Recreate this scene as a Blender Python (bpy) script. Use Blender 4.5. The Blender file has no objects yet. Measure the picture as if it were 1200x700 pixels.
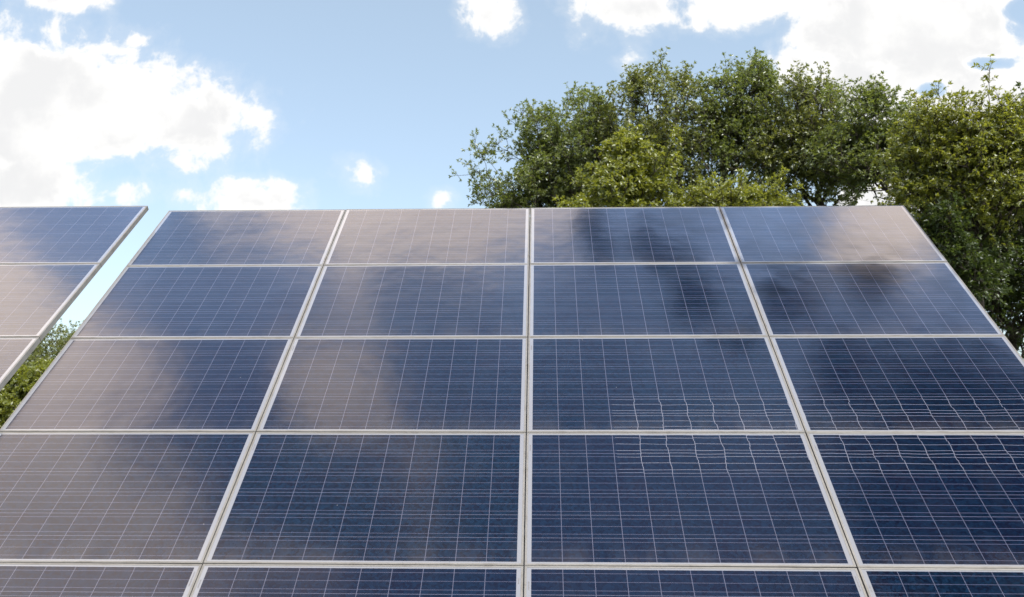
import bpy, math, random
import numpy as np
from mathutils import Vector, Matrix
R = math.radians
SC = bpy.context.scene
COL = SC.collection

# ------------------------------------------------------------------ camera
cam_d = bpy.data.cameras.new('camera')
cam = bpy.data.objects.new('camera', cam_d)
COL.objects.link(cam)
SC.camera = cam
cam_d.sensor_width = 36.0
cam_d.lens = 36.0 * 1017.81 / 1200.0
cam_d.clip_start = 0.05
cam_d.clip_end = 4000
cam_d.dof.use_dof = True; cam_d.dof.focus_distance = 6.5; cam_d.dof.aperture_fstop = 3.8
CAM = Vector((0.08273, -7.57321, 1.69958))
rt = Vector((0.999449, 0.033170, 0.001072)); dn = Vector((-0.004111, 0.155789, -0.987782)); fw = Vector((-0.032933, 0.987233, 0.155839))
m = Matrix((( rt.x, -dn.x, -fw.x, CAM.x), (rt.y, -dn.y, -fw.y, CAM.y), (rt.z, -dn.z, -fw.z, CAM.z), (0, 0, 0, 1)))
cam.matrix_world = m

# ------------------------------------------------------------------ light and view
SUN_EL, SUN_AZ = 52.0, 146.0          # azimuth clockwise from +y (the way the camera looks)
sun_dir = Vector((math.sin(R(SUN_AZ)) * math.cos(R(SUN_EL)), math.cos(R(SUN_AZ)) * math.cos(R(SUN_EL)), math.sin(R(SUN_EL))))
sd = bpy.data.lights.new('sun', 'SUN'); sd.energy = 2.9; sd.angle = R(0.53); sd.color = (1.0, 0.95, 0.87)
so = bpy.data.objects.new('sun', sd); COL.objects.link(so)
so.rotation_euler = sun_dir.to_track_quat('Z', 'Y').to_euler()
SC.render.engine = 'CYCLES'
SC.cycles.use_denoising = True
SC.cycles.max_bounces = 8
SC.cycles.transparent_max_bounces = 8
vs = SC.view_settings
vs.view_transform = 'Standard'; vs.look = 'None'; vs.exposure = 1.0; vs.gamma = 1.0; vs.use_curve_mapping = False

# ------------------------------------------------------------------ node helper
class NT:
    def __init__(s, tree):
        s.t = tree; s.n = tree.nodes; s.l = tree.links
    def new(s, typ, **kw):
        n = s.n.new(typ)
        for k, v in kw.items(): setattr(n, k, v)
        return n
    def put(s, sock, v):
        if hasattr(v, 'is_linked') or isinstance(v, bpy.types.NodeSocket): s.l.new(v, sock)
        elif v is not None: sock.default_value = v
    def math(s, op, a, b=None, c=None, clamp=False):
        n = s.new('ShaderNodeMath', operation=op); n.use_clamp = clamp
        s.put(n.inputs[0], a)
        if b is not None: s.put(n.inputs[1], b)
        if c is not None: s.put(n.inputs[2], c)
        return n.outputs[0]
    def vmath(s, op, a, b=None):
        n = s.new('ShaderNodeVectorMath', operation=op)
        s.put(n.inputs[0], a)
        if b is not None: s.put(n.inputs[1], b)
        return n.outputs['Value'] if op in ('LENGTH', 'DOT_PRODUCT') else n.outputs[0]
    def mix(s, f, a, b):
        n = s.new('ShaderNodeMix', data_type='RGBA')
        s.put(n.inputs[0], f); s.put(n.inputs[6], a); s.put(n.inputs[7], b)
        return n.outputs[2]
    def noise(s, vec, scale, detail=4, rough=.5, dist=0, dim='3D'):
        n = s.new('ShaderNodeTexNoise', noise_dimensions=dim)
        s.put(n.inputs['Vector'], vec); n.inputs['Scale'].default_value = scale
        n.inputs['Detail'].default_value = detail; n.inputs['Roughness'].default_value = rough
        n.inputs['Distortion'].default_value = dist
        return n.outputs[0]
    def comb(s, x, y, z=0.0):
        n = s.new('ShaderNodeCombineXYZ')
        s.put(n.inputs[0], x); s.put(n.inputs[1], y); s.put(n.inputs[2], z)
        return n.outputs[0]
    def sep(s, v):
        n = s.new('ShaderNodeSeparateXYZ'); s.put(n.inputs[0], v); return n.outputs
    def sstep(s, v, a, b, lo=0.0, hi=1.0):
        n = s.new('ShaderNodeMapRange', interpolation_type='SMOOTHSTEP')
        s.put(n.inputs[0], v)
        for i, k in enumerate((a, b, lo, hi)): n.inputs[i + 1].default_value = k
        return n.outputs[0]
    def lin(s, v, a, b, lo=0.0, hi=1.0):
        n = s.new('ShaderNodeMapRange'); s.put(n.inputs[0], v)
        for i, k in enumerate((a, b, lo, hi)): n.inputs[i + 1].default_value = k
        return n.outputs[0]

# ------------------------------------------------------------------ sky with clouds
SKY_STRENGTH = 0.15
W = bpy.data.worlds.new('World'); SC.world = W; W.use_nodes = True
w = NT(W.node_tree); W.node_tree.nodes.clear()
out = w.new('ShaderNodeOutputWorld'); bg = w.new('ShaderNodeBackground'); w.l.new(bg.outputs[0], out.inputs[0])
bg.inputs[1].default_value = SKY_STRENGTH
sky = w.new('ShaderNodeTexSky', sky_type='NISHITA'); sky.sun_disc = False
sky.sun_elevation = R(SUN_EL); sky.sun_rotation = R(SUN_AZ)
sky.altitude = 100; sky.air_density = 1.0; sky.dust_density = 2.2; sky.ozone_density = 1.2
tc = w.new('ShaderNodeTexCoord'); D = tc.outputs['Generated']
dx, dy, dz = w.sep(D)

def blobs(vec, items):
    acc = None
    for (cx, cy, rx, ry, amp) in items:
        mp = w.new('ShaderNodeMapping', vector_type='POINT')
        w.put(mp.inputs[0], vec)
        mp.inputs['Location'].default_value = (-cx / rx, -cy / ry, 0)
        mp.inputs['Scale'].default_value = (1 / rx, 1 / ry, 0)
        v = w.math('MULTIPLY_ADD', w.vmath('LENGTH', mp.outputs[0]), -amp, amp)
        acc = v if acc is None else w.math('SMOOTH_MAX', acc, v, 0.15)
    return acc
# low northern sky: coordinates dx/dy, dz/dy
ys = w.math('MAXIMUM', dy, 0.05)
G = w.comb(w.math('DIVIDE', dx, ys), w.math('DIVIDE', dz, ys))
def gp(px, py, rx, ry, amp=1.0):
    d = rt * ((px - 600) / 1017.81) + dn * ((py - 350) / 1017.81) + fw
    return (d.x / d.y, d.z / d.y, rx / 1017.81, ry / 1000., amp)
low = [gp(0, 125, 180, 115, 2.2), gp(110, 130, 140, 95, 2.1), gp(225, 138, 100, 58, 1.25), gp(20, 215, 150, 55, 1.5), gp(150, 222, 36, 24, .8),
       gp(75, -4, 60, 20, .8), gp(163, 50, 22, 12, .42), gp(288, 236, 78, 27, 1.1), gp(430, 207, 24, 27, .78), gp(567, 18, 34, 28, .8), gp(515, 235, 20, 15, .7),
       gp(735, 5, 85, 58, 1.5), gp(715, 20, 45, 35, .9), gp(738, 55, 22, 28, .5), gp(870, 6, 105, 42, 1.3), gp(1065, 30, 175, 115, 2.0), gp(1010, 90, 110, 70, 1.1), gp(1160, 130, 150, 85, 1.5),
       gp(1120, 250, 150, 80, .9), gp(1400, 60, 160, 120, 1.1), gp(-250, 60, 120, 60, 1.0), gp(1040, 235, 90, 25, .8)]
hole = [gp(1204, 12, 30, 20, .7), gp(1092, 106, 26, 14, .62), gp(1158, 74, 34, 12, .55)]
n1 = w.noise(G, 5.0, 3, .55, 0.2, '2D'); n2 = w.noise(G, 17.0, 9, .62, 0.15, '2D')
nz = w.math('ADD', w.math('MULTIPLY_ADD', n1, 1.3, -.65), w.math('MULTIPLY_ADD', n2, 2.1, -1.05))
fl = w.math('SUBTRACT', blobs(G, low), w.math('MULTIPLY', w.math('MAXIMUM', blobs(G, hole), 0.0), 2.4))
fl = w.math('ADD', fl, nz)
maskL = w.sstep(fl, 0.0, 0.46)
wisp = w.math('MULTIPLY', w.sstep(fl, -0.4, 0.3), 0.18)
maskL = w.math('MAXIMUM', maskL, wisp)
n3 = w.noise(w.vmath('ADD', G, (0.0, 0.03, 0.0)), 7.0, 6, .55, 0, '2D')
shL = w.math('MULTIPLY', w.sstep(n3, 0.36, 0.60), w.sstep(fl, 0.35, 1.0))
colL = w.mix(shL, (0.54, 0.536, 0.528, 1), (0.45, 0.451, 0.454, 1))
# overhead sky: coordinates dx, dy
U = w.comb(dx, dy)
over = [(-.17, .345, .23, .066, 1.5), (-.66, .14, .31, .20, 1.9), (-.56, -.05, .31, .22, 1.4), (-.44, .15, .12, .055, 1.1), (.37, .33, .075, .07, 1.2), (.03, .35, .07, .05, .7),
        (-.22, .15, .07, .07, .8), (-.14, .03, .06, .10, .38), (-.20, .24, .04, .05, .4), (-.23, -.3, .2, .18, .8), (.5, -.5, .3, .3, 1), (-.3, -.7, .3, .2, 1), (-.62, .5, .2, .12, 1), (.12, .56, .2, .12, .9), (.6, .55, .2, .12, 1)]
u1 = w.noise(U, 6.0, 4, .5, 0.2, '2D')
fo = w.math('ADD', blobs(U, over), w.math('MULTIPLY_ADD', u1, 1.7, -.85))
maskO = w.sstep(fo, 0.08, 0.55)
u2 = w.noise(U, 9.0, 4, .5, 0, '2D')
colO = w.mix(u2, (2.3, 1.80, 1.50, 1), (1.25, .98, .86, 1))
# rest of the sky: scattered cumulus
Q = w.comb(w.math('DIVIDE', dx, w.math('ADD', w.math('MAXIMUM', dz, 0.0), .25)), w.math('DIVIDE', dy, w.math('ADD', w.math('MAXIMUM', dz, 0.0), .25)), 0.7)
q1 = w.noise(Q, 1.7, 8, .55, 0.1)
maskR = w.sstep(q1, 0.52, 0.62)
isover = w.sstep(dz, 0.62, 0.74)
isfwd = w.math('MULTIPLY', w.sstep(dy, 0.30, 0.5), w.math('SUBTRACT', 1.0, w.sstep(dz, 0.5, 0.62)))
mask = w.math('ADD', w.math('MULTIPLY', maskL, isfwd), w.math('MULTIPLY', maskR, w.math('SUBTRACT', 1.0, isfwd)))
mask = w.math('ADD', w.math('MULTIPLY', mask, w.math('SUBTRACT', 1.0, isover)), w.math('MULTIPLY', maskO, isover))
mask = w.math('MULTIPLY', mask, w.sstep(dz, 0.0, 0.05))
ccol = w.mix(isover, colL, colO)
sc_ = w.vmath('SCALE', ccol); sc_.node.inputs['Scale'].default_value = 1.0 / SKY_STRENGTH
skyc = w.new('ShaderNodeHueSaturation'); skyc.inputs['Saturation'].default_value = 0.93; skyc.inputs['Value'].default_value = 0.86
w.l.new(sky.outputs[0], skyc.inputs['Color'])
veil_n = w.noise(U, 10.0, 4, .55, .4, '2D')
veil = w.math('MULTIPLY', w.sstep(dy, .05, .38, .05, 1.0), w.sstep(veil_n, .38, .60, .50, 1.0))
veil = w.math('ADD', w.math('MULTIPLY', veil, isover), w.math('MULTIPLY', w.math('SUBTRACT', 1.0, isover), .27))
vcol = w.vmath('SCALE', w.mix(isover, (.40, .475, .435, 1), (.56, .72, 1.10, 1))); vcol.node.inputs['Scale'].default_value = 1.0 / SKY_STRENGTH
base_sky = w.mix(veil, skyc.outputs[0], vcol)
w.l.new(w.mix(mask, base_sky, sc_), bg.inputs[0])

# ------------------------------------------------------------------ materials
def material(name):
    mt = bpy.data.materials.new(name); mt.use_nodes = True; mt.node_tree.nodes.clear()
    g = NT(mt.node_tree); o = g.new('ShaderNodeOutputMaterial'); return mt, g, o
def simple(name, col, rough, metal=0.0, nscale=0, namt=0.0, bump=0.0):
    mt, g, o = material(name); p = g.new('ShaderNodeBsdfPrincipled'); g.l.new(p.outputs[0], o.inputs[0])
    p.inputs['Roughness'].default_value = rough; p.inputs['Metallic'].default_value = metal
    if nscale:
        t = g.new('ShaderNodeTexCoord'); nn = g.noise(t.outputs['Object'], nscale, 5, .6)
        f = g.sstep(nn, .35, .7)
        g.l.new(g.mix(f, (*col, 1), (*[c * (1 - namt) for c in col], 1)), p.inputs['Base Color'])
        if bump:
            b = g.new('ShaderNodeBump'); b.inputs['Strength'].default_value = bump; b.inputs['Distance'].default_value = .01
            g.l.new(nn, b.inputs['Height']); g.l.new(b.outputs[0], p.inputs['Normal'])
    else: p.inputs['Base Color'].default_value = (*col, 1)
    return mt

def frame_material():
    mt, g, o = material('anodised_frame'); p = g.new('ShaderNodeBsdfPrincipled'); g.l.new(p.outputs[0], o.inputs[0])
    t = g.new('ShaderNodeTexCoord'); oi = g.new('ShaderNodeObjectInfo')
    pos = g.vmath('ADD', t.outputs['Object'], g.comb(g.math('MULTIPLY', oi.outputs['Random'], 37.0), 0.0))
    n = g.noise(pos, 9.0, 6, .65); n2 = g.noise(pos, 70.0, 4, .6)
    c = g.mix(g.sstep(n, .42, .75), (0.200, 0.196, 0.185, 1), (0.145, 0.137, 0.122, 1))
    c = g.mix(g.math('MULTIPLY', g.sstep(n2, .56, .74), .6), c, (0.15, 0.135, 0.115, 1))
    g.l.new(c, p.inputs['Base Color'])
    p.inputs['Metallic'].default_value = 0.25
    g.l.new(g.lin(n2, 0, 1, .38, .62), p.inputs['Roughness'])
    return mt

CX, CY = 0.1585, 0.1585        # cell pitch in metres
def cell_material():
    """polycrystalline cells, bus bars and white backsheet under textured glass"""
    mt, g, o = material('solar_cells')
    uv = g.new('ShaderNodeUVMap'); uv.uv_map = 'UVMap'
    oi = g.new('ShaderNodeObjectInfo'); rnd = oi.outputs['Random']
    at = g.new('ShaderNodeAttribute', attribute_type='OBJECT', attribute_name='warp_side')   # +1 lower edge wavers, -1 upper edge wavers
    ax = g.new('ShaderNodeAttribute', attribute_type='OBJECT', attribute_name='warp_from')
    u0, v0, _ = g.sep(uv.outputs[0])            # metres from panel centre, v up the slope
    # wavering band of the lines, only where warp_side is set
    side = at.outputs['Fac']; edge = g.math('MULTIPLY', v0, g.math('MULTIPLY', side, -1.0))
    band = g.math('MULTIPLY', g.sstep(edge, 0.10, 0.22), g.math('GREATER_THAN', u0, ax.outputs['Fac']))
    band = g.math('MULTIPLY', band, g.math('ABSOLUTE', side))
    def wnoise(x, y, k):        # stepped waver: each strip of cells is shifted on its own
        nn = g.new('ShaderNodeTexNoise'); g.put(nn.inputs['Vector'], g.comb(x, y, g.math('MULTIPLY_ADD', rnd, 9.0, k)))
        nn.inputs['Scale'].default_value = 9.0; nn.inputs['Detail'].default_value = 2.0
        return nn.outputs[0]
    wx = wnoise(g.math('MULTIPLY', u0, .5), g.math('MULTIPLY_ADD', g.math('FLOOR', g.math('MULTIPLY', v0, 3 / CY)), .030, g.math('MULTIPLY', v0, .5)), 0.0)
    wy = wnoise(g.math('MULTIPLY_ADD', g.math('FLOOR', g.math('DIVIDE', u0, CX)), .12, g.math('MULTIPLY', u0, .15)), g.math('MULTIPLY', v0, .6), 4.0)
    u = g.math('ADD', u0, g.math('MULTIPLY', band, g.math('MULTIPLY_ADD', wx, .040, -.020)))
    v = g.math('ADD', v0, g.math('MULTIPLY', band, g.math('MULTIPLY_ADD', wy, .032, -.016)))
    inx = g.math('LESS_THAN', g.math('ABSOLUTE', u0), CX * 5 - .0012)
    iny = g.math('LESS_THAN', g.math('ABSOLUTE', v0), CY * 3 - .0012)
    inside = g.math('MULTIPLY', inx, iny)
    cu = g.math('DIVIDE', u, CX); cv = g.math('DIVIDE', v, CY)
    fu = g.math('ABSOLUTE', g.math('SUBTRACT', g.math('FRACT', cu), .5))     # .5 at cell edge
    fv = g.math('ABSOLUTE', g.math('SUBTRACT', g.math('FRACT', cv), .5))
    gapx = g.math('GREATER_THAN', fu, .5 - .0015 / CX)
    gapy = g.math('GREATER_THAN', fv, .5 - .0013 / CY)
    # three bus bars running across the panel
    b3 = g.math('FRACT', g.math('MULTIPLY', cv, 3.0))
    bus = g.math('LESS_THAN', g.math('ABSOLUTE', g.math('SUBTRACT', b3, .5)), 0.5 * .0028 / (CY / 3))
    # fine fingers fade into an even veil
    # cell colour: per-cell shade plus crystal grains
    cid = g.comb(g.math('FLOOR', cu), g.math('FLOOR', cv), g.math('MULTIPLY', rnd, 57.0))
    wnz = g.new('ShaderNodeTexWhiteNoise'); g.put(wnz.inputs['Vector'], cid)
    cr = wnz.outputs['Value']
    vor = g.new('ShaderNodeTexVoronoi', feature='F1'); g.put(vor.inputs['Vector'], g.comb(u0, v0, cr)); vor.inputs['Scale'].default_value = 70.0
    gr = g.sep(vor.outputs['Color'])[0]
    c = g.mix(cr, (0.0001, 0.0034, 0.0105, 1), (0.0012, 0.0018, 0.0090, 1))
    c = g.mix(g.math('MULTIPLY', gr, .75), c, (0.003, 0.016, 0.040, 1))
    tone = g.math('MULTIPLY', g.math('FRACT', g.math('MULTIPLY', rnd, 7.31)), .45)
    c = g.mix(tone, c, (0.004, 0.006, 0.024, 1))
    line = g.math('MAXIMUM', gapx, gapy)
    c = g.mix(g.math('MULTIPLY', bus, .95), c, (0.062, 0.066, 0.105, 1))
    c = g.mix(g.math('MULTIPLY', line, .9), c, (0.095, 0.100, 0.145, 1))
    c = g.mix(g.math('MULTIPLY', g.math('MULTIPLY', band, .24), g.math('MAXIMUM', line, bus)), c, (.42, .43, .48, 1))  # bright glints painted into the line colour within the wavering band
    c = g.mix(inside, (0.195, 0.203, 0.225, 1), c)
    # dust film, thicker towards the lower rim
    dn_ = g.noise(g.comb(u0, g.math('MULTIPLY', v0, .5), g.math('MULTIPLY', rnd, 11.0)), 5.0, 6, .6)
    low_ = g.sstep(v0, -.30, -.48)
    df = g.math('ADD', g.math('MULTIPLY', g.sstep(dn_, .45, .75), .010), g.math('MULTIPLY', g.math('MULTIPLY', low_, g.sstep(dn_, .3, .6)), .05))
    c = g.mix(g.math('ADD', df, .0), c, (0.30, 0.27, 0.25, 1))
    # droppings / specks
    sp = g.new('ShaderNodeTexVoronoi', feature='F1'); g.put(sp.inputs['Vector'], g.comb(u0, g.math('MULTIPLY', v0, .8), g.math('MULTIPLY', rnd, 23.0))); sp.inputs['Scale'].default_value = 5.5
    c = g.mix(g.math('MULTIPLY', g.math('LESS_THAN', sp.outputs['Distance'], .012), .45), c, (0.5, 0.48, 0.44, 1))
    dif = g.new('ShaderNodeBsdfDiffuse'); g.put(dif.inputs[0], c)
    gl = g.new('ShaderNodeBsdfGlossy'); gl.inputs['Color'].default_value = (.90, .965, 1.0, 1)
    gl.inputs['Roughness'].default_value = 0.13
    gn = g.noise(g.comb(u0, v0, rnd), 3.0, 2, .5)
    bp = g.new('ShaderNodeBump'); bp.inputs['Strength'].default_value = .12; bp.inputs['Distance'].default_value = .02
    g.put(bp.inputs['Height'], gn); g.l.new(bp.outputs[0], gl.inputs['Normal'])
    lw = g.new('ShaderNodeLayerWeight'); lw.inputs['Blend'].default_value = .5; g.l.new(bp.outputs[0], lw.inputs['Normal'])
    fr = g.math('MULTIPLY_ADD', g.math('POWER', lw.outputs['Facing'], 3.05), .97, .024)
    mx = g.new('ShaderNodeMixShader'); g.l.new(fr, mx.inputs[0]); g.l.new(dif.outputs[0], mx.inputs[1]); g.l.new(gl.outputs[0], mx.inputs[2])
    g.l.new(mx.outputs[0], o.inputs[0])
    return mt

def leaf_material(name, ca, cb, trans):
    mt, g, o = material(name)
    geo = g.new('ShaderNodeNewGeometry'); rp = geo.outputs['Random Per Island']
    n = g.noise(geo.outputs['Position'], .9, 3, .5)
    f = g.math('ADD', g.math('MULTIPLY', rp, .55), g.math('MULTIPLY_ADD', n, 1.4, -.45), clamp=True)
    c = g.mix(f, (*ca, 1), (*cb, 1))
    ct = g.mix(.6, c, (*trans, 1))
    d = g.new('ShaderNodeBsdfDiffuse'); g.put(d.inputs[0], c)
    t = g.new('ShaderNodeBsdfTranslucent'); g.put(t.inputs[0], ct)
    gl = g.new('ShaderNodeBsdfGlossy'); gl.inputs['Roughness'].default_value = .42; gl.inputs['Color'].default_value = (.9, .95, 1, 1)
    m1 = g.new('ShaderNodeMixShader'); m1.inputs[0].default_value = .45; g.l.new(d.outputs[0], m1.inputs[1]); g.l.new(t.outputs[0], m1.inputs[2])
    m2 = g.new('ShaderNodeMixShader'); m2.inputs[0].default_value = .03 if 'dark' in name else .08; g.l.new(m1.outputs[0], m2.inputs[1]); g.l.new(gl.outputs[0], m2.inputs[2])
    g.l.new(m2.outputs[0], o.inputs[0]); return mt

def ground_material():
    mt, g, o = material('meadow'); p = g.new('ShaderNodeBsdfPrincipled'); g.l.new(p.outputs[0], o.inputs[0])
    t = g.new('ShaderNodeTexCoord')
    n = g.noise(t.outputs['Object'], .35, 6, .6); n2 = g.noise(t.outputs['Object'], 22.0, 6, .7)
    c = g.mix(g.sstep(n, .35, .65), (.050, .075, .022, 1), (.085, .095, .035, 1))
    c = g.mix(g.math('MULTIPLY', g.sstep(n2, .45, .7), .6), c, (.13, .115, .06, 1))
    g.l.new(c, p.inputs['Base Color']); p.inputs['Roughness'].default_value = .95
    b = g.new('ShaderNodeBump'); b.inputs['Strength'].default_value = 1; b.inputs['Distance'].default_value = .06
    g.l.new(n2, b.inputs['Height']); g.l.new(b.outputs[0], p.inputs['Normal']); return mt

M_FRAME = frame_material(); M_CELL = cell_material()
M_BACK = simple('white_backsheet', (.7, .7, .7), .5)
M_STEEL = simple('galvanised_steel', (.42, .43, .44), .45, .7, 14, .3)
M_CLAMP = simple('dark_clamp_metal', (.10, .10, .095), .5, .5)
M_CONC = simple('footing_concrete', (.36, .35, .33), .9, 0, 9, .3, .4)
M_LABEL = simple('paper_label', (.16, .16, .17), .6, 0, 120, .5)
M_BLACK = simple('black_plastic', (.03, .03, .03), .5)
M_BARK = simple('bark', (.045, .036, .027), .9, 0, 9, .5, .8)
M_GROUND = ground_material()
LEAF = {
 'olive': leaf_material('leaf_olive', (.100, .125, .028), (.165, .185, .044), (.38, .42, .05)),
 'green': leaf_material('leaf_green', (.095, .128, .030), (.155, .185, .044), (.34, .42, .05)),
 'yellow': leaf_material('leaf_yellow_green', (.130, .162, .022), (.205, .222, .032), (.50, .53, .04)),
 'dark': leaf_material('leaf_dark', (.038, .062, .018), (.068, .095, .024), (.12, .17, .02)),
}

# ------------------------------------------------------------------ object helpers
def mesh_obj(name, verts, faces, mats, parent=None, uv=None, smooth=False, midx=None, loc=None):
    me = bpy.data.meshes.new(name); me.from_pydata([tuple(v) for v in verts], [], faces); me.update()
    for mm in (mats if isinstance(mats, (list, tuple)) else [mats]): me.materials.append(mm)
    if uv is not None:
        l = me.uv_layers.new(name='UVMap')
        for i, lp in enumerate(me.loops): l.data[i].uv = uv[lp.vertex_index]
    if smooth: me.polygons.foreach_set('use_smooth', [True] * len(me.polygons))
    o = bpy.data.objects.new(name, me); COL.objects.link(o)
    if parent: o.parent = parent
    if loc: o.location = loc
    return o
def empty(name, label, cat, group=None, mat=None):
    o = bpy.data.objects.new(name, None); COL.objects.link(o); o.empty_display_size = .2
    o['label'] = label; o['category'] = cat
    if group: o['group'] = group
    if mat is not None: o.matrix_world = mat
    return o
class MB:
    def __init__(s): s.v = []; s.f = []
    def box(s, x0, x1, y0, y1, z0, z1, ch=0.0):
        b = len(s.v)
        s.v += [(x0, y0, z0), (x1, y0, z0), (x1, y1, z0), (x0, y1, z0), (x0, y0, z1), (x1, y0, z1), (x1, y1, z1), (x0, y1, z1)]
        s.f += [tuple(b + i for i in q) for q in ((0, 3, 2, 1), (4, 5, 6, 7), (0, 1, 5, 4), (1, 2, 6, 5), (2, 3, 7, 6), (3, 0, 4, 7))]
        return s
    def beam(s, p, q, wd, ht, up=(0, 0, 1)):
        p, q = Vector(p), Vector(q); d = (q - p).normalized(); a = d.cross(Vector(up)).normalized(); u = a.cross(d)
        b = len(s.v)
        for e in (p, q):
            for i, j in ((-1, -1), (1, -1), (1, 1), (-1, 1)): s.v.append(tuple(e + a * (i * wd / 2) + u * (j * ht / 2)))
        s.f += [tuple(b + i for i in f) for f in ((0, 1, 2, 3), (7, 6, 5, 4), (0, 4, 5, 1), (1, 5, 6, 2), (2, 6, 7, 3), (3, 7, 4, 0))]
        return s
    def cyl(s, c, r, h, n=16, axis='z'):
        b = len(s.v); c = Vector(c)
        for k in (0, 1):
            for i in range(n):
                a = 2 * math.pi * i / n; s.v.append(tuple(c + Vector((r * math.cos(a), r * math.sin(a), h * k))))
        s.f += [tuple(b + i for i in range(n))[::-1], tuple(b + n + i for i in range(n))]
        s.f += [(b + i, b + (i + 1) % n, b + n + (i + 1) % n, b + n + i) for i in range(n)]
        return s
    def build(s, name, mat, parent=None, **k): return mesh_obj(name, s.v, s.f, mat, parent, **k)

# ------------------------------------------------------------------ ground
def ground_h(x, y): return 0.0
N = 60; vv = []; ff = []
xs = [math.copysign(abs(t) ** 3 * 2500, t) for t in np.linspace(-1, 1, N)]
for j in range(N):
    for i in range(N):
        r = math.hypot(xs[i], xs[j]); vv.append((xs[i], xs[j], -0.0 + (0 if r < 40 else .3 * math.sin(xs[i] * .013) * math.cos(xs[j] * .017) * min(1, (r - 40) / 200) - .3 * min(1, (r - 40) / 200))))
for j in range(N - 1):
    for i in range(N - 1): a = j * N + i; ff.append((a, a + 1, a + N + 1, a + N))
gr = mesh_obj('ground', vv, ff, M_GROUND); gr['kind'] = 'structure'

# ------------------------------------------------------------------ solar panels
TILT = R(42); H = 3.72
Tm = Matrix.Translation((0, 0, H)) @ Matrix.Rotation(TILT, 4, 'X')     # local x right, y up the slope, z out of the glass
NW, NH = 1.650, 0.992
FD = 0.040
def frame_mesh(wd, ht):
    prof = [(0.0, -FD), (0.0, -.0012), (.0012, 0.0), (.0046, 0.0), (.0052, -.0008), (.0060, -.0008), (.0066, 0.0), (.0106, 0.0), (.0114, -.0008), (.0114, -.0050), (.0150, -.0050), (.0150, -FD + .002), (.030, -FD + .002), (.030, -FD)]
    v = []; f = []; n = len(prof)
    for sx, sy in ((-1, -1), (1, -1), (1, 1), (-1, 1)):
        for d, z in prof: v.append((sx * (wd / 2 - d), sy * (ht / 2 - d), z))
    for c in range(4):
        a, b = c * n, ((c + 1) % 4) * n
        for i in range(n): j = (i + 1) % n; f.append((a + i, a + j, b + j, b + i)[::-1])
    return v, f
rng = random.Random(5)
def make_panel(cx, cy, cz, wd, ht, label, group, labels=(), warp=None, jit=.12):
    mw = Tm @ Matrix.Translation((cx, cy, cz)) @ Matrix.Rotation(R(rng.uniform(-jit, jit)), 4, 'X') @ Matrix.Rotation(R(rng.uniform(-jit, jit)), 4, 'Y')
    root = empty('solar_panel', label, 'solar panel', group, mw)
    v, f = frame_mesh(wd, ht); mesh_obj('frame', v, f, M_FRAME, root)
    # glass laminate, slightly dished, resting inside the lip
    a, b = wd / 2 - .0116, ht / 2 - .0116; nx, ny = 12, 8; v = []; f = []; uv = []
    for j in range(ny + 1):
        for i in range(nx + 1):
            s, t = i / nx * 2 - 1, j / ny * 2 - 1
            v.append((s * a, t * b, -.0016 - .0016 * (1 - s * s) * (1 - t * t)))
            uv.append((s * (NW / 2 - .0116), t * (NH / 2 - .0116)))
    for j in range(ny):
        for i in range(nx): q = j * (nx + 1) + i; f.append((q, q + 1, q + nx + 2, q + nx + 1))
    cl = mesh_obj('cell_sheet', v, f, M_CELL, root, uv=uv, smooth=True)
    cl['warp_side'] = float(warp[0]) if warp else 0.0
    cl['warp_from'] = float(warp[1]) if warp else 0.0
    MB().box(-a, a, -b, b, -.0046, -.0040).build('backsheet', M_BACK, root)
    jb = MB().box(-.06, .06, ht / 2 - .14, ht / 2 - .03, -.026, -.0048).build('junction_box', M_BLACK, root)
    for (lx, ly, lw, lh) in labels:
        MB().box(lx * wd / 2 - lw / 2 - math.copysign(.022, lx), lx * wd / 2 + lw / 2 - math.copysign(.022, lx), ly - lh / 2, ly + lh / 2, -.0017, -.0010).build('serial_label', M_LABEL, root)
    return root

PITCH, RP = 1.655, 0.997
col_off = [.0146, -.0169, -.0079, .0208, -.0106]
row_off = [.0051, -.0106, -.0023, -.0036, .0115, .008]
GX = .0032
ORD = ['first', 'second', 'third', 'fourth', 'fifth']
ROWN = ['top row', 'second row from the top', 'third row from the top', 'fourth row from the top', 'bottom row']
look = {
 (0, 0): 'grey-blue solar panel with pale cloud reflection on its right half',
 (0, 1): 'solar panel almost wholly veiled by pale beige cloud reflection',
 (0, 2): 'blue solar panel with lilac haze and small dark reflected blots',
 (0, 3): 'blue solar panel with grey cloud reflected near its outer corner',
 (1, 0): 'solar panel with deep blue middle between duller ends',
 (1, 1): 'dull blue solar panel with faint mauve reflected streak',
 (1, 2): 'bright blue solar panel with dark leaf reflections on its right',
 (1, 3): 'navy solar panel with smoky dark blots of reflected leaves',
 (2, 0): 'beige reflecting solar panel turning dark blue at its right end',
 (2, 1): 'navy solar panel with mauve reflection at its left end',
 (2, 2): 'navy-violet solar panel with wavering grid lines along its lower right',
 (2, 3): 'very dark solar panel with wavering grid lines, beside the trees',
 (3, 0): 'mauve-grey reflecting solar panel cut off by the left picture edge',
 (3, 1): 'navy solar panel with faint mauve veil',
 (3, 2): 'deep blue solar panel with wavering lines along its upper edge',
 (3, 3): 'nearly black solar panel with wavering lines along its upper edge',
 (4, 0): 'mauve solar panel of which only the upper strip shows',
 (4, 1): 'dark blue solar panel of which only the upper strip shows',
 (4, 2): 'navy solar panel strip with sticker on its white margin',
 (4, 3): 'blackish navy solar panel strip at the lower right corner'}
COLN = ['leftmost column', 'second column', 'third column', 'rightmost column']
GRP = 'solar panels of the wide tilted array'
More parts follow.
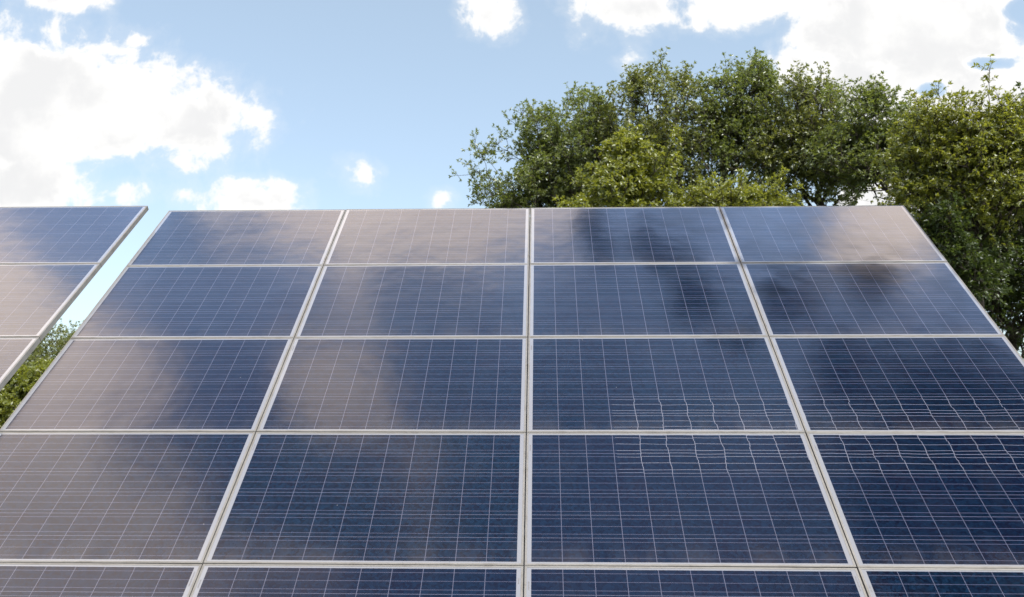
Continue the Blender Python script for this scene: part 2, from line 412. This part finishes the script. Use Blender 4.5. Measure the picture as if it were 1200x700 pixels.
for r_ in range(5):
    for c_ in range(4):
        xl = (c_ - 2) * PITCH + col_off[c_] + GX; xr = (c_ - 1) * PITCH + col_off[c_ + 1] - GX
        yt = -(r_ * RP + row_off[r_]) - .0018; yb = -((r_ + 1) * RP + row_off[r_ + 1]) + .0018
        if r_ == 0: yt = -row_off[0]
        lab = []
        if c_ >= 1 and r_ in (2, 3, 4): lab.append((-1, .37, .006, .05))
        if r_ == 4: lab.append((1, .40, .006, .035 if c_ == 1 else .09))
        wp = {(2, 2): (1, -.30), (2, 3): (1, -1), (3, 2): (-1, -.30), (3, 3): (-1, -1)}.get((r_, c_))
        make_panel((xl + xr) / 2, (yt + yb) / 2, 0, xr - xl, yt - yb, look[(r_, c_)] + ', ' + ROWN[r_].split(' from')[0] + ', ' + COLN[c_], GRP, lab, wp)
# neighbouring array on the left, a little nearer and lower
LX, LY, LZ = -3.385, -.182, .14
lookL = ['grey-blue solar panel at the top of the separate left array', 'beige-pink reflecting solar panel in the middle of the visible left array',
         'mauve solar panel below the pinkish one in the separate left array', 'fourth solar panel down the right edge of the separate left array', 'lowest solar panel on the right edge of the separate left array']
for r_ in range(5):
    make_panel(LX - NW / 2, LY - r_ * RP - NH / 2, LZ, NW, NH, lookL[r_], 'solar panels of the left array', [], None, .10)

# ------------------------------------------------------------------ mounting racks
def rack(x0, x1, ytop, zo, label, inset=.62):
    inv = lambda x, y, z: Tm @ Vector((x, y, z))
    root = empty('mounting_rack', label, 'rack', None, Matrix.Translation(((x0 + x1) / 2, -2, 0)))
    off = Vector(((x0 + x1) / 2, -2, 0))
    P = lambda x, y, z: Tm @ Vector((x, y, z)) - off
    up = Tm.to_3x3() @ Vector((0, 0, 1))
    for k in range(5):
        for q in (.24, .76):
            y = ytop - k * RP - q * NH
            MB().beam(P(x0 + .4, y, zo - FD - .022), P(x1 - .4, y, zo - FD - .022), .04, .04, up).build('purlin', M_STEEL, root)
    n = 5 if x1 - x0 > 3 else 2
    for i in range(n):
        x = [x0 + .6, -PITCH - .017, -.008, PITCH + .021, x1 - .6][i] if n == 5 else (x0 + .25, x1 - 1.0)[i]
        MB().beam(P(x, ytop - .15, zo - FD - .083), P(x, ytop - 4.85, zo - FD - .083), .06, .08, up).build('rafter', M_STEEL, root)
        for yy in (ytop - 1.2, ytop - 4.2):
            t = P(x, yy, zo - FD - .13)
            MB().beam(t, Vector((t.x, t.y, .02)), .09, .09, (0, 1, 0)).build('post', M_STEEL, root)
            MB().cyl((t.x, t.y, -.3), .17, .36).build('footing', M_CONC, root)
        a = P(x + .055, ytop - 1.3, zo - FD - .13); b = P(x + .055, ytop - 4.2, zo - FD - .13)
        MB().beam(Vector((a.x, a.y + .0, 1.0)), Vector((a.x, P(x, ytop - 2.8, zo - FD - .13).y, P(x, ytop - 2.8, zo - FD - .13).z)), .04, .04, (1, 0, 0)).build('brace', M_STEEL, root)
    return root
rack(-2 * PITCH + .02, 2 * PITCH - .02, 0, 0, 'galvanised steel rack of rails and posts holding up the wide array from behind')
rack(LX - NW, LX, LY, LZ, 'galvanised steel rack of rails and posts holding up the left array from behind', 1.05)

# ------------------------------------------------------------------ trees
def rand_unit(rs, n):
    v = rs.normal(size=(n, 3)); return v / np.linalg.norm(v, axis=1)[:, None]
def perp_frame(d):
    ref = np.where(np.abs(d[:, 2:3]) > .9, np.array([[1., 0, 0]]), np.array([[0, 0, 1.]]))
    a = np.cross(d, ref); a /= np.linalg.norm(a, axis=1)[:, None] + 1e-9
    return a, np.cross(a, d)
def smooth_noise(rs, p, s):
    """cheap value field: sum of random plane waves"""
    k = rand_unit(rs, 14) * (2 * np.pi / s) * rs.uniform(.6, 1.6, (14, 1)); ph = rs.uniform(0, 6.28, 14)
    return np.sin(p @ k.T + ph).sum(1) / 14 ** .5
def grow(rs, root, crown, npts, bf=.35, clump=.9, thr=-.5, shoots=.09):
    """crown: list of ellipsoids (centre, radii, weight). balanced spanning tree through points in the crown"""
    pts = []; kk = rand_unit(rs, 6); ph = rs.uniform(0, 6.28, 6)
    wts = np.array([c[2] for c in crown]); wts = wts / wts.sum()
    while len(pts) < npts:
        c = crown[rs.choice(len(crown), p=wts)]
        d_ = rand_unit(rs, 1)[0]
        lob = 1.0 + .26 * float(np.sin(kk @ d_ * 5.0 + ph).sum()) / 2.0
        u = d_ * (rs.uniform() ** (1 / 2.2)) * max(.5, lob)
        q = np.array(c[0]) + u * np.array(c[1]); pts.append(q)
        if d_[2] > .15 and np.linalg.norm(u) > .8 and rs.uniform() < shoots:      # leading shoots that break the outline
            step = np.array([rs.uniform(-.1, .1), rs.uniform(-.1, .1), .16]) + d_ * .06
            for k in range(rs.randint(1, 4)): q = q + step * rs.uniform(.8, 1.2); pts.append(q)
    pts = np.array(pts)
    keep = smooth_noise(rs, pts, clump * 2.4) > thr
    pts = pts[keep]
    return pts
def build_tree(name, label, group, base, fork_h, crown, npts, leaf, seed, leaf_len=.100, twigs=5, per=10, spread=.42, trunk_r=.13, bf=.45, thr=-.6, leaves=True, shoots=.09):
    rs = np.random.RandomState(seed)
    base = np.array(base, float)
    pts = grow(rs, base, crown, int(npts * 1.55), thr=thr, shoots=shoots)
    cc = np.mean([c[0] for c in crown], axis=0)
    # trunk nodes
    fork = base + np.array([(cc[0] - base[0]) * .25, (cc[1] - base[1]) * .25, fork_h])
    tn = 7
    trunk = np.array([base + (fork - base) * (i / (tn - 1)) + (np.array([rs.uniform(-.05, .05), rs.uniform(-.05, .05), 0]) if 0 < i < tn - 1 else 0) for i in range(tn)])
    P = np.vstack([trunk, pts]); n = len(P)
    par = -np.ones(n, int); plen = np.full(n, np.inf)
    L = 0
    for i in range(tn):
        par[i] = i - 1
        plen[i] = 0 if i == 0 else plen[i - 1] + np.linalg.norm(P[i] - P[i - 1])
    # Prim with balancing factor
    intree = np.zeros(n, bool); intree[:tn] = True
    best = np.full(n, np.inf); bpar = -np.ones(n, int)
    def relax(j):
        d = np.linalg.norm(P - P[j], axis=1)
        down = np.maximum(0, P[j, 2] - P[:, 2]) * .8          # avoid growing downwards
        c = d + bf * plen[j] + down
        mk = (~intree) & (c < best); best[mk] = c[mk]; bpar[mk] = j
    for j in range(tn - 1, tn): relax(j)
    for _ in range(n - tn):
        cnd = np.where(intree, np.inf, best); i = int(np.argmin(cnd))
        par[i] = bpar[i]; plen[i] = plen[par[i]] + np.linalg.norm(P[i] - P[par[i]]); intree[i] = True; relax(i)
    order = np.argsort(plen)
    load = np.zeros(n); kids = np.zeros(n, int)
    for i in order[::-1]:
        load[i] += 1 if i >= tn else 0
        if par[i] >= 0: load[par[i]] += load[i]; kids[par[i]] += 1
    rad = .0062 * np.maximum(load, 1) ** .52
    rad = rad * min(1.0, trunk_r / rad[0]) if rad[0] > trunk_r else rad
    rad[:tn] = np.linspace(trunk_r, max(rad[tn - 1], trunk_r * .72), tn); rad[0] *= 1.35
    rad = np.maximum(rad, .006)
    root = empty(name, label, 'tree', group, Matrix.Translation(tuple(base)))
    # wood: one tapered prism per segment
    ii = np.array([i for i in range(n) if par[i] >= 0]); a = P[par[ii]]; b = P[ii]
    d = b - a; ln = np.linalg.norm(d, axis=1); ok = ln > 1e-4; ii, a, b, d, ln = ii[ok], a[ok], b[ok], d[ok], ln[ok]; d = d / ln[:, None]
    ra = np.minimum(rad[par[ii]], rad[ii] * 1.5); rb = rad[ii]
    f1, f2 = perp_frame(d); K = 7
    # bow long limbs with a middle ring
    mid = (a + b) / 2 + rs.normal(size=a.shape) * (ln * .05)[:, None] + np.array([0, 0, -1.]) * (ln * .04)[:, None]
    rings = []
    for ctr, rr in ((a, ra), (mid, (ra + rb) / 2), (b, rb)):
        for k in range(K):
            th = 2 * np.pi * k / K
            rings.append(ctr + (f1 * math.cos(th) + f2 * math.sin(th)) * rr[:, None])
    V = np.stack(rings, 1) - base      # seg, 3K, 3
    ns = len(a); F = []
    for s in range(2):
        for k in range(K): F.append([s * K + k, s * K + (k + 1) % K, (s + 1) * K + (k + 1) % K, (s + 1) * K + k])
    F = (np.array(F)[None] + (np.arange(ns) * 3 * K)[:, None, None]).reshape(-1, 4)
    fast_mesh('trunk', V.reshape(-1, 3), F, M_BARK, root, True)
    if not leaves: return root
    # twigs and leaf sprays at outer nodes
    outer = np.where((load <= 6) & (np.arange(n) >= tn))[0]
    src = np.repeat(outer, twigs)
    dirp = P[src] - P[par[src]]; dirp /= np.linalg.norm(dirp, axis=1)[:, None] + 1e-9
    td = dirp * .55 + rand_unit(rs, len(src)) * .85 + np.array([0, 0, .45]); td /= np.linalg.norm(td, axis=1)[:, None]
    tl = rs.uniform(.35, 1.0, len(src)) * spread
    tip = P[src] + td * tl[:, None]
    g1, g2 = perp_frame(td); V = []
    for ctr, rr in ((P[src], .0045), (tip, .002)):
        for k in range(3):
            th = 2 * np.pi * k / 3; V.append(ctr + (g1 * math.cos(th) + g2 * math.sin(th)) * rr)
    V = np.stack(V, 1) - base
    F = np.array([[k, (k + 1) % 3, 3 + (k + 1) % 3, 3 + k] for k in range(3)])[None] + (np.arange(len(src)) * 6)[:, None, None]
    fast_mesh('twigs', V.reshape(-1, 3), F.reshape(-1, 4), M_BARK, root, True)
    # leaves: a whorl at the tip and some along the twig
    m_ = len(src)
    idx = np.repeat(np.arange(m_), per)
    along = np.where(rs.uniform(size=len(idx)) < .6, 1.0, rs.uniform(.25, 1, len(idx)))
    o = P[src][idx] + td[idx] * (tl[idx] * along)[:, None]
    th = rs.uniform(0, 2 * np.pi, len(idx)); cone = rs.uniform(.35, 1.35, len(idx))
    ld = td[idx] * np.cos(cone)[:, None] + (g1[idx] * np.cos(th)[:, None] + g2[idx] * np.sin(th)[:, None]) * np.sin(cone)[:, None]
    ld = ld + np.array([0, 0, -.30]); ld /= np.linalg.norm(ld, axis=1)[:, None]
    nrm = np.array([0, 0, .8]) + rs.normal(size=ld.shape) * .75
    sd_ = np.cross(ld, nrm); sd_ /= np.linalg.norm(sd_, axis=1)[:, None] + 1e-9
    nn = np.cross(sd_, ld)
    ll = leaf_len * rs.uniform(.65, 1.15, len(idx)); lw = ll * rs.uniform(.36, .5, len(idx)) / 2
    A = o; B = o + ld * (ll * .45)[:, None] + sd_ * lw[:, None] + nn * (ll * .07)[:, None]
    Cc = o + ld * ll[:, None] - nn * (ll * .12)[:, None]
    Dd = o + ld * (ll * .45)[:, None] - sd_ * lw[:, None] + nn * (ll * .07)[:, None]
    V = np.stack([A, B, Cc, Dd], 1) - base
    F = np.array([[0, 1, 2], [0, 2, 3]])[None] + (np.arange(len(idx)) * 4)[:, None, None]
    fast_mesh('crown', V.reshape(-1, 3), F.reshape(-1, 3), LEAF[leaf], root, False)
    return root
def fast_mesh(name, V, F, mat, parent, smooth):
    me = bpy.data.meshes.new(name); k = F.shape[1]
    me.vertices.add(len(V)); me.vertices.foreach_set('co', V.astype(np.float32).ravel())
    me.loops.add(F.size); me.loops.foreach_set('vertex_index', F.astype(np.int32).ravel())
    me.polygons.add(len(F)); me.polygons.foreach_set('loop_start', np.arange(0, F.size, k, dtype=np.int32)); me.polygons.foreach_set('loop_total', np.full(len(F), k, np.int32))
    if smooth: me.polygons.foreach_set('use_smooth', np.ones(len(F), bool))
    me.update(calc_edges=True); me.materials.append(mat)
    o = bpy.data.objects.new(name, me); COL.objects.link(o); o.parent = parent; return o
def at(px, py, dist):
    d = rt * ((px - 600) / 1017.81) + dn * ((py - 350) / 1017.81) + fw
    return CAM + d * dist
def ell(px, py, rx, ry, dist, wgt=1.0, depth=None):
    c = at(px, py, dist); k = dist / 1017.81
    return (tuple(c), (rx * k, depth or rx * k * .9, ry * k), wgt)
def tree_px(name, label, px, dist, ells, npts, leaf, seed, group='trees behind the solar arrays', fork=3.0, **kw):
    b = at(px, 511, dist); base = (b.x, b.y, -.1)
    build_tree(name, label, group, base, fork, [ell(*e[:4], dist + (e[5] if len(e) > 5 else 0), e[4]) for e in ells], npts, leaf, seed, **kw)

# (px, py, rx, ry, weight[, extra distance])
tree_px('broadleaf_tree', 'leftmost green tree above the panels, airy crown sloping down to open sky', 690, 25,
        [(645, 222, 70, 72, 1.2), (608, 215, 38, 40, .5), (672, 172, 55, 54, 1), (600, 245, 24, 34, .3), (695, 230, 60, 90, 1)], 1500, 'green', 11, thr=-.7, fork=4.0)
tree_px('broadleaf_tree', 'olive tree with slanting dark limb, behind the low yellow-green tree', 765, 24,
        [(745, 165, 52, 75, 1), (790, 185, 50, 80, 1), (745, 260, 70, 60, .6), (745, 110, 18, 24, .12), (803, 105, 16, 20, .1)], 900, 'olive', 12, thr=-.6, fork=4.0)
tree_px('broadleaf_tree', 'tallest green tree, narrow leader rising above the other crowns', 862, 24,
        [(850, 150, 48, 60, 1), (893, 158, 50, 66, 1), (870, 215, 66, 60, .6), (845, 90, 14, 22, .12), (885, 100, 24, 18, .15)], 900, 'green', 13, thr=-.7, fork=4.0)
tree_px('broadleaf_tree', 'olive brown tree in front of the cloud, between tallest tree and rounded one', 950, 23,
        [(945, 170, 62, 60, 1), (940, 208, 60, 50, .5), (935, 112, 16, 16, .1), (965, 118, 20, 16, .12), (990, 200, 40, 50, .3)], 700, 'olive', 14, thr=-.7, fork=4.0)
tree_px('broadleaf_tree', 'rounded green tree above the right end of the wide array', 1012, 21,
        [(1022, 174, 58, 52, 1), (1068, 212, 34, 42, .45), (1010, 195, 52, 42, .45), (1027, 122, 18, 14, .10), (1072, 178, 26, 36, .25)], 700, 'green', 15, thr=-.6, fork=4.0, trunk_r=.09)
tree_px('broadleaf_tree', 'large yellow-green tree at the right edge, limbs hanging down beside the panels', 1150, 16.5,
        [(1135, 178, 66, 48, 1), (1095, 195, 48, 55, .6), (1150, 134, 18, 16, .10), (1195, 185, 50, 50, .7), (1150, 235, 95, 55, 1)], 1500, 'yellow', 16, thr=-.75, fork=3.2, leaf_len=.082, spread=.28, trunk_r=.11)
tree_px('broadleaf_tree', 'dark tree at the right edge, partly hidden, low branches seen against bright sky', 1190, 19,
        [(1180, 290, 110, 85, 1.2), (1110, 270, 50, 50, .5), (1140, 350, 70, 70, .7), (1240, 380, 100, 90, .8), (1250, 200, 55, 50, .4), (1130, 300, 50, 45, .6, -3.2)], 1700, 'dark', 17, thr=-.8, fork=1.2)
tree_px('broadleaf_tree', 'low yellow-green tree peeping over the third panel column', 728, 18,
        [(730, 232, 50, 48, 1), (735, 188, 26, 28, .3), (690, 262, 45, 32, .5), (728, 300, 60, 50, .6)], 750, 'yellow', 18, fork=1.2, thr=-.9, leaf_len=.10, spread=.22, trunk_r=.09)
tree_px('broadleaf_tree', 'lowest bushy yellow-green crown just showing above the array near the third seam', 862, 19,
        [(850, 248, 62, 24, 1), (895, 255, 40, 18, .4), (860, 300, 60, 50, .6)], 550, 'yellow', 19, fork=1.2, thr=-.9, leaf_len=.10, spread=.22, trunk_r=.08)
tree_px('broadleaf_tree', 'distant dark green tree seen in the gap between the two arrays', 70, 34,
        [(70, 432, 75, 44, 1), (98, 405, 22, 20, .2), (30, 450, 60, 55, .6), (70, 470, 60, 40, .6)], 800, 'olive', 20, fork=.8, thr=-1.2, shoots=0, group='trees in the gap between the arrays')
tree_px('broadleaf_tree', 'bright yellow-green bush seen low in the gap between the arrays', 30, 22,
        [(25, 472, 58, 36, 1), (62, 450, 26, 20, .4), (0, 500, 60, 40, .5)], 900, 'yellow', 21, fork=.25, thr=-1.6, shoots=0, leaf_len=.11, spread=.24, trunk_r=.06, group='trees in the gap between the arrays')
# big tree beside the camera, seen only as dark reflections in the right panels
build_tree('broadleaf_tree', 'tall tree right of the viewer whose overhanging crown darkens the right panels by reflection', None,
           (9.0, -4.2, -.1), 5.0,
           [((7.0, -1.4, 10.4), (2.5, 1.9, 1.3), 1), ((6.9, -3.6, 10.8), (3.2, 2.6, 1.6), 1.2), ((1.5, 1.75, 10.0), (.42, .20, .2), .07), ((2.2, 1.55, 10.1), (.42, .20, .2), .07), ((2.65, .85, 10.0), (.36, .30, .2), .08), ((.9, 2.1, 10.0), (.22, .14, .12), .025), ((4.1, .85, 10.2), (.42, .28, .25), .07), ((5.5, 1.25, 10.2), (.5, .25, .3), .06), ((3.2, .25, 10.2), (.3, .2, .25), .03), ((5.0, -.3, 10.2), (.5, .5, .3), .06)],
           1600, 'dark', 31, thr=-1.1, trunk_r=.22, spread=.25, shoots=0)
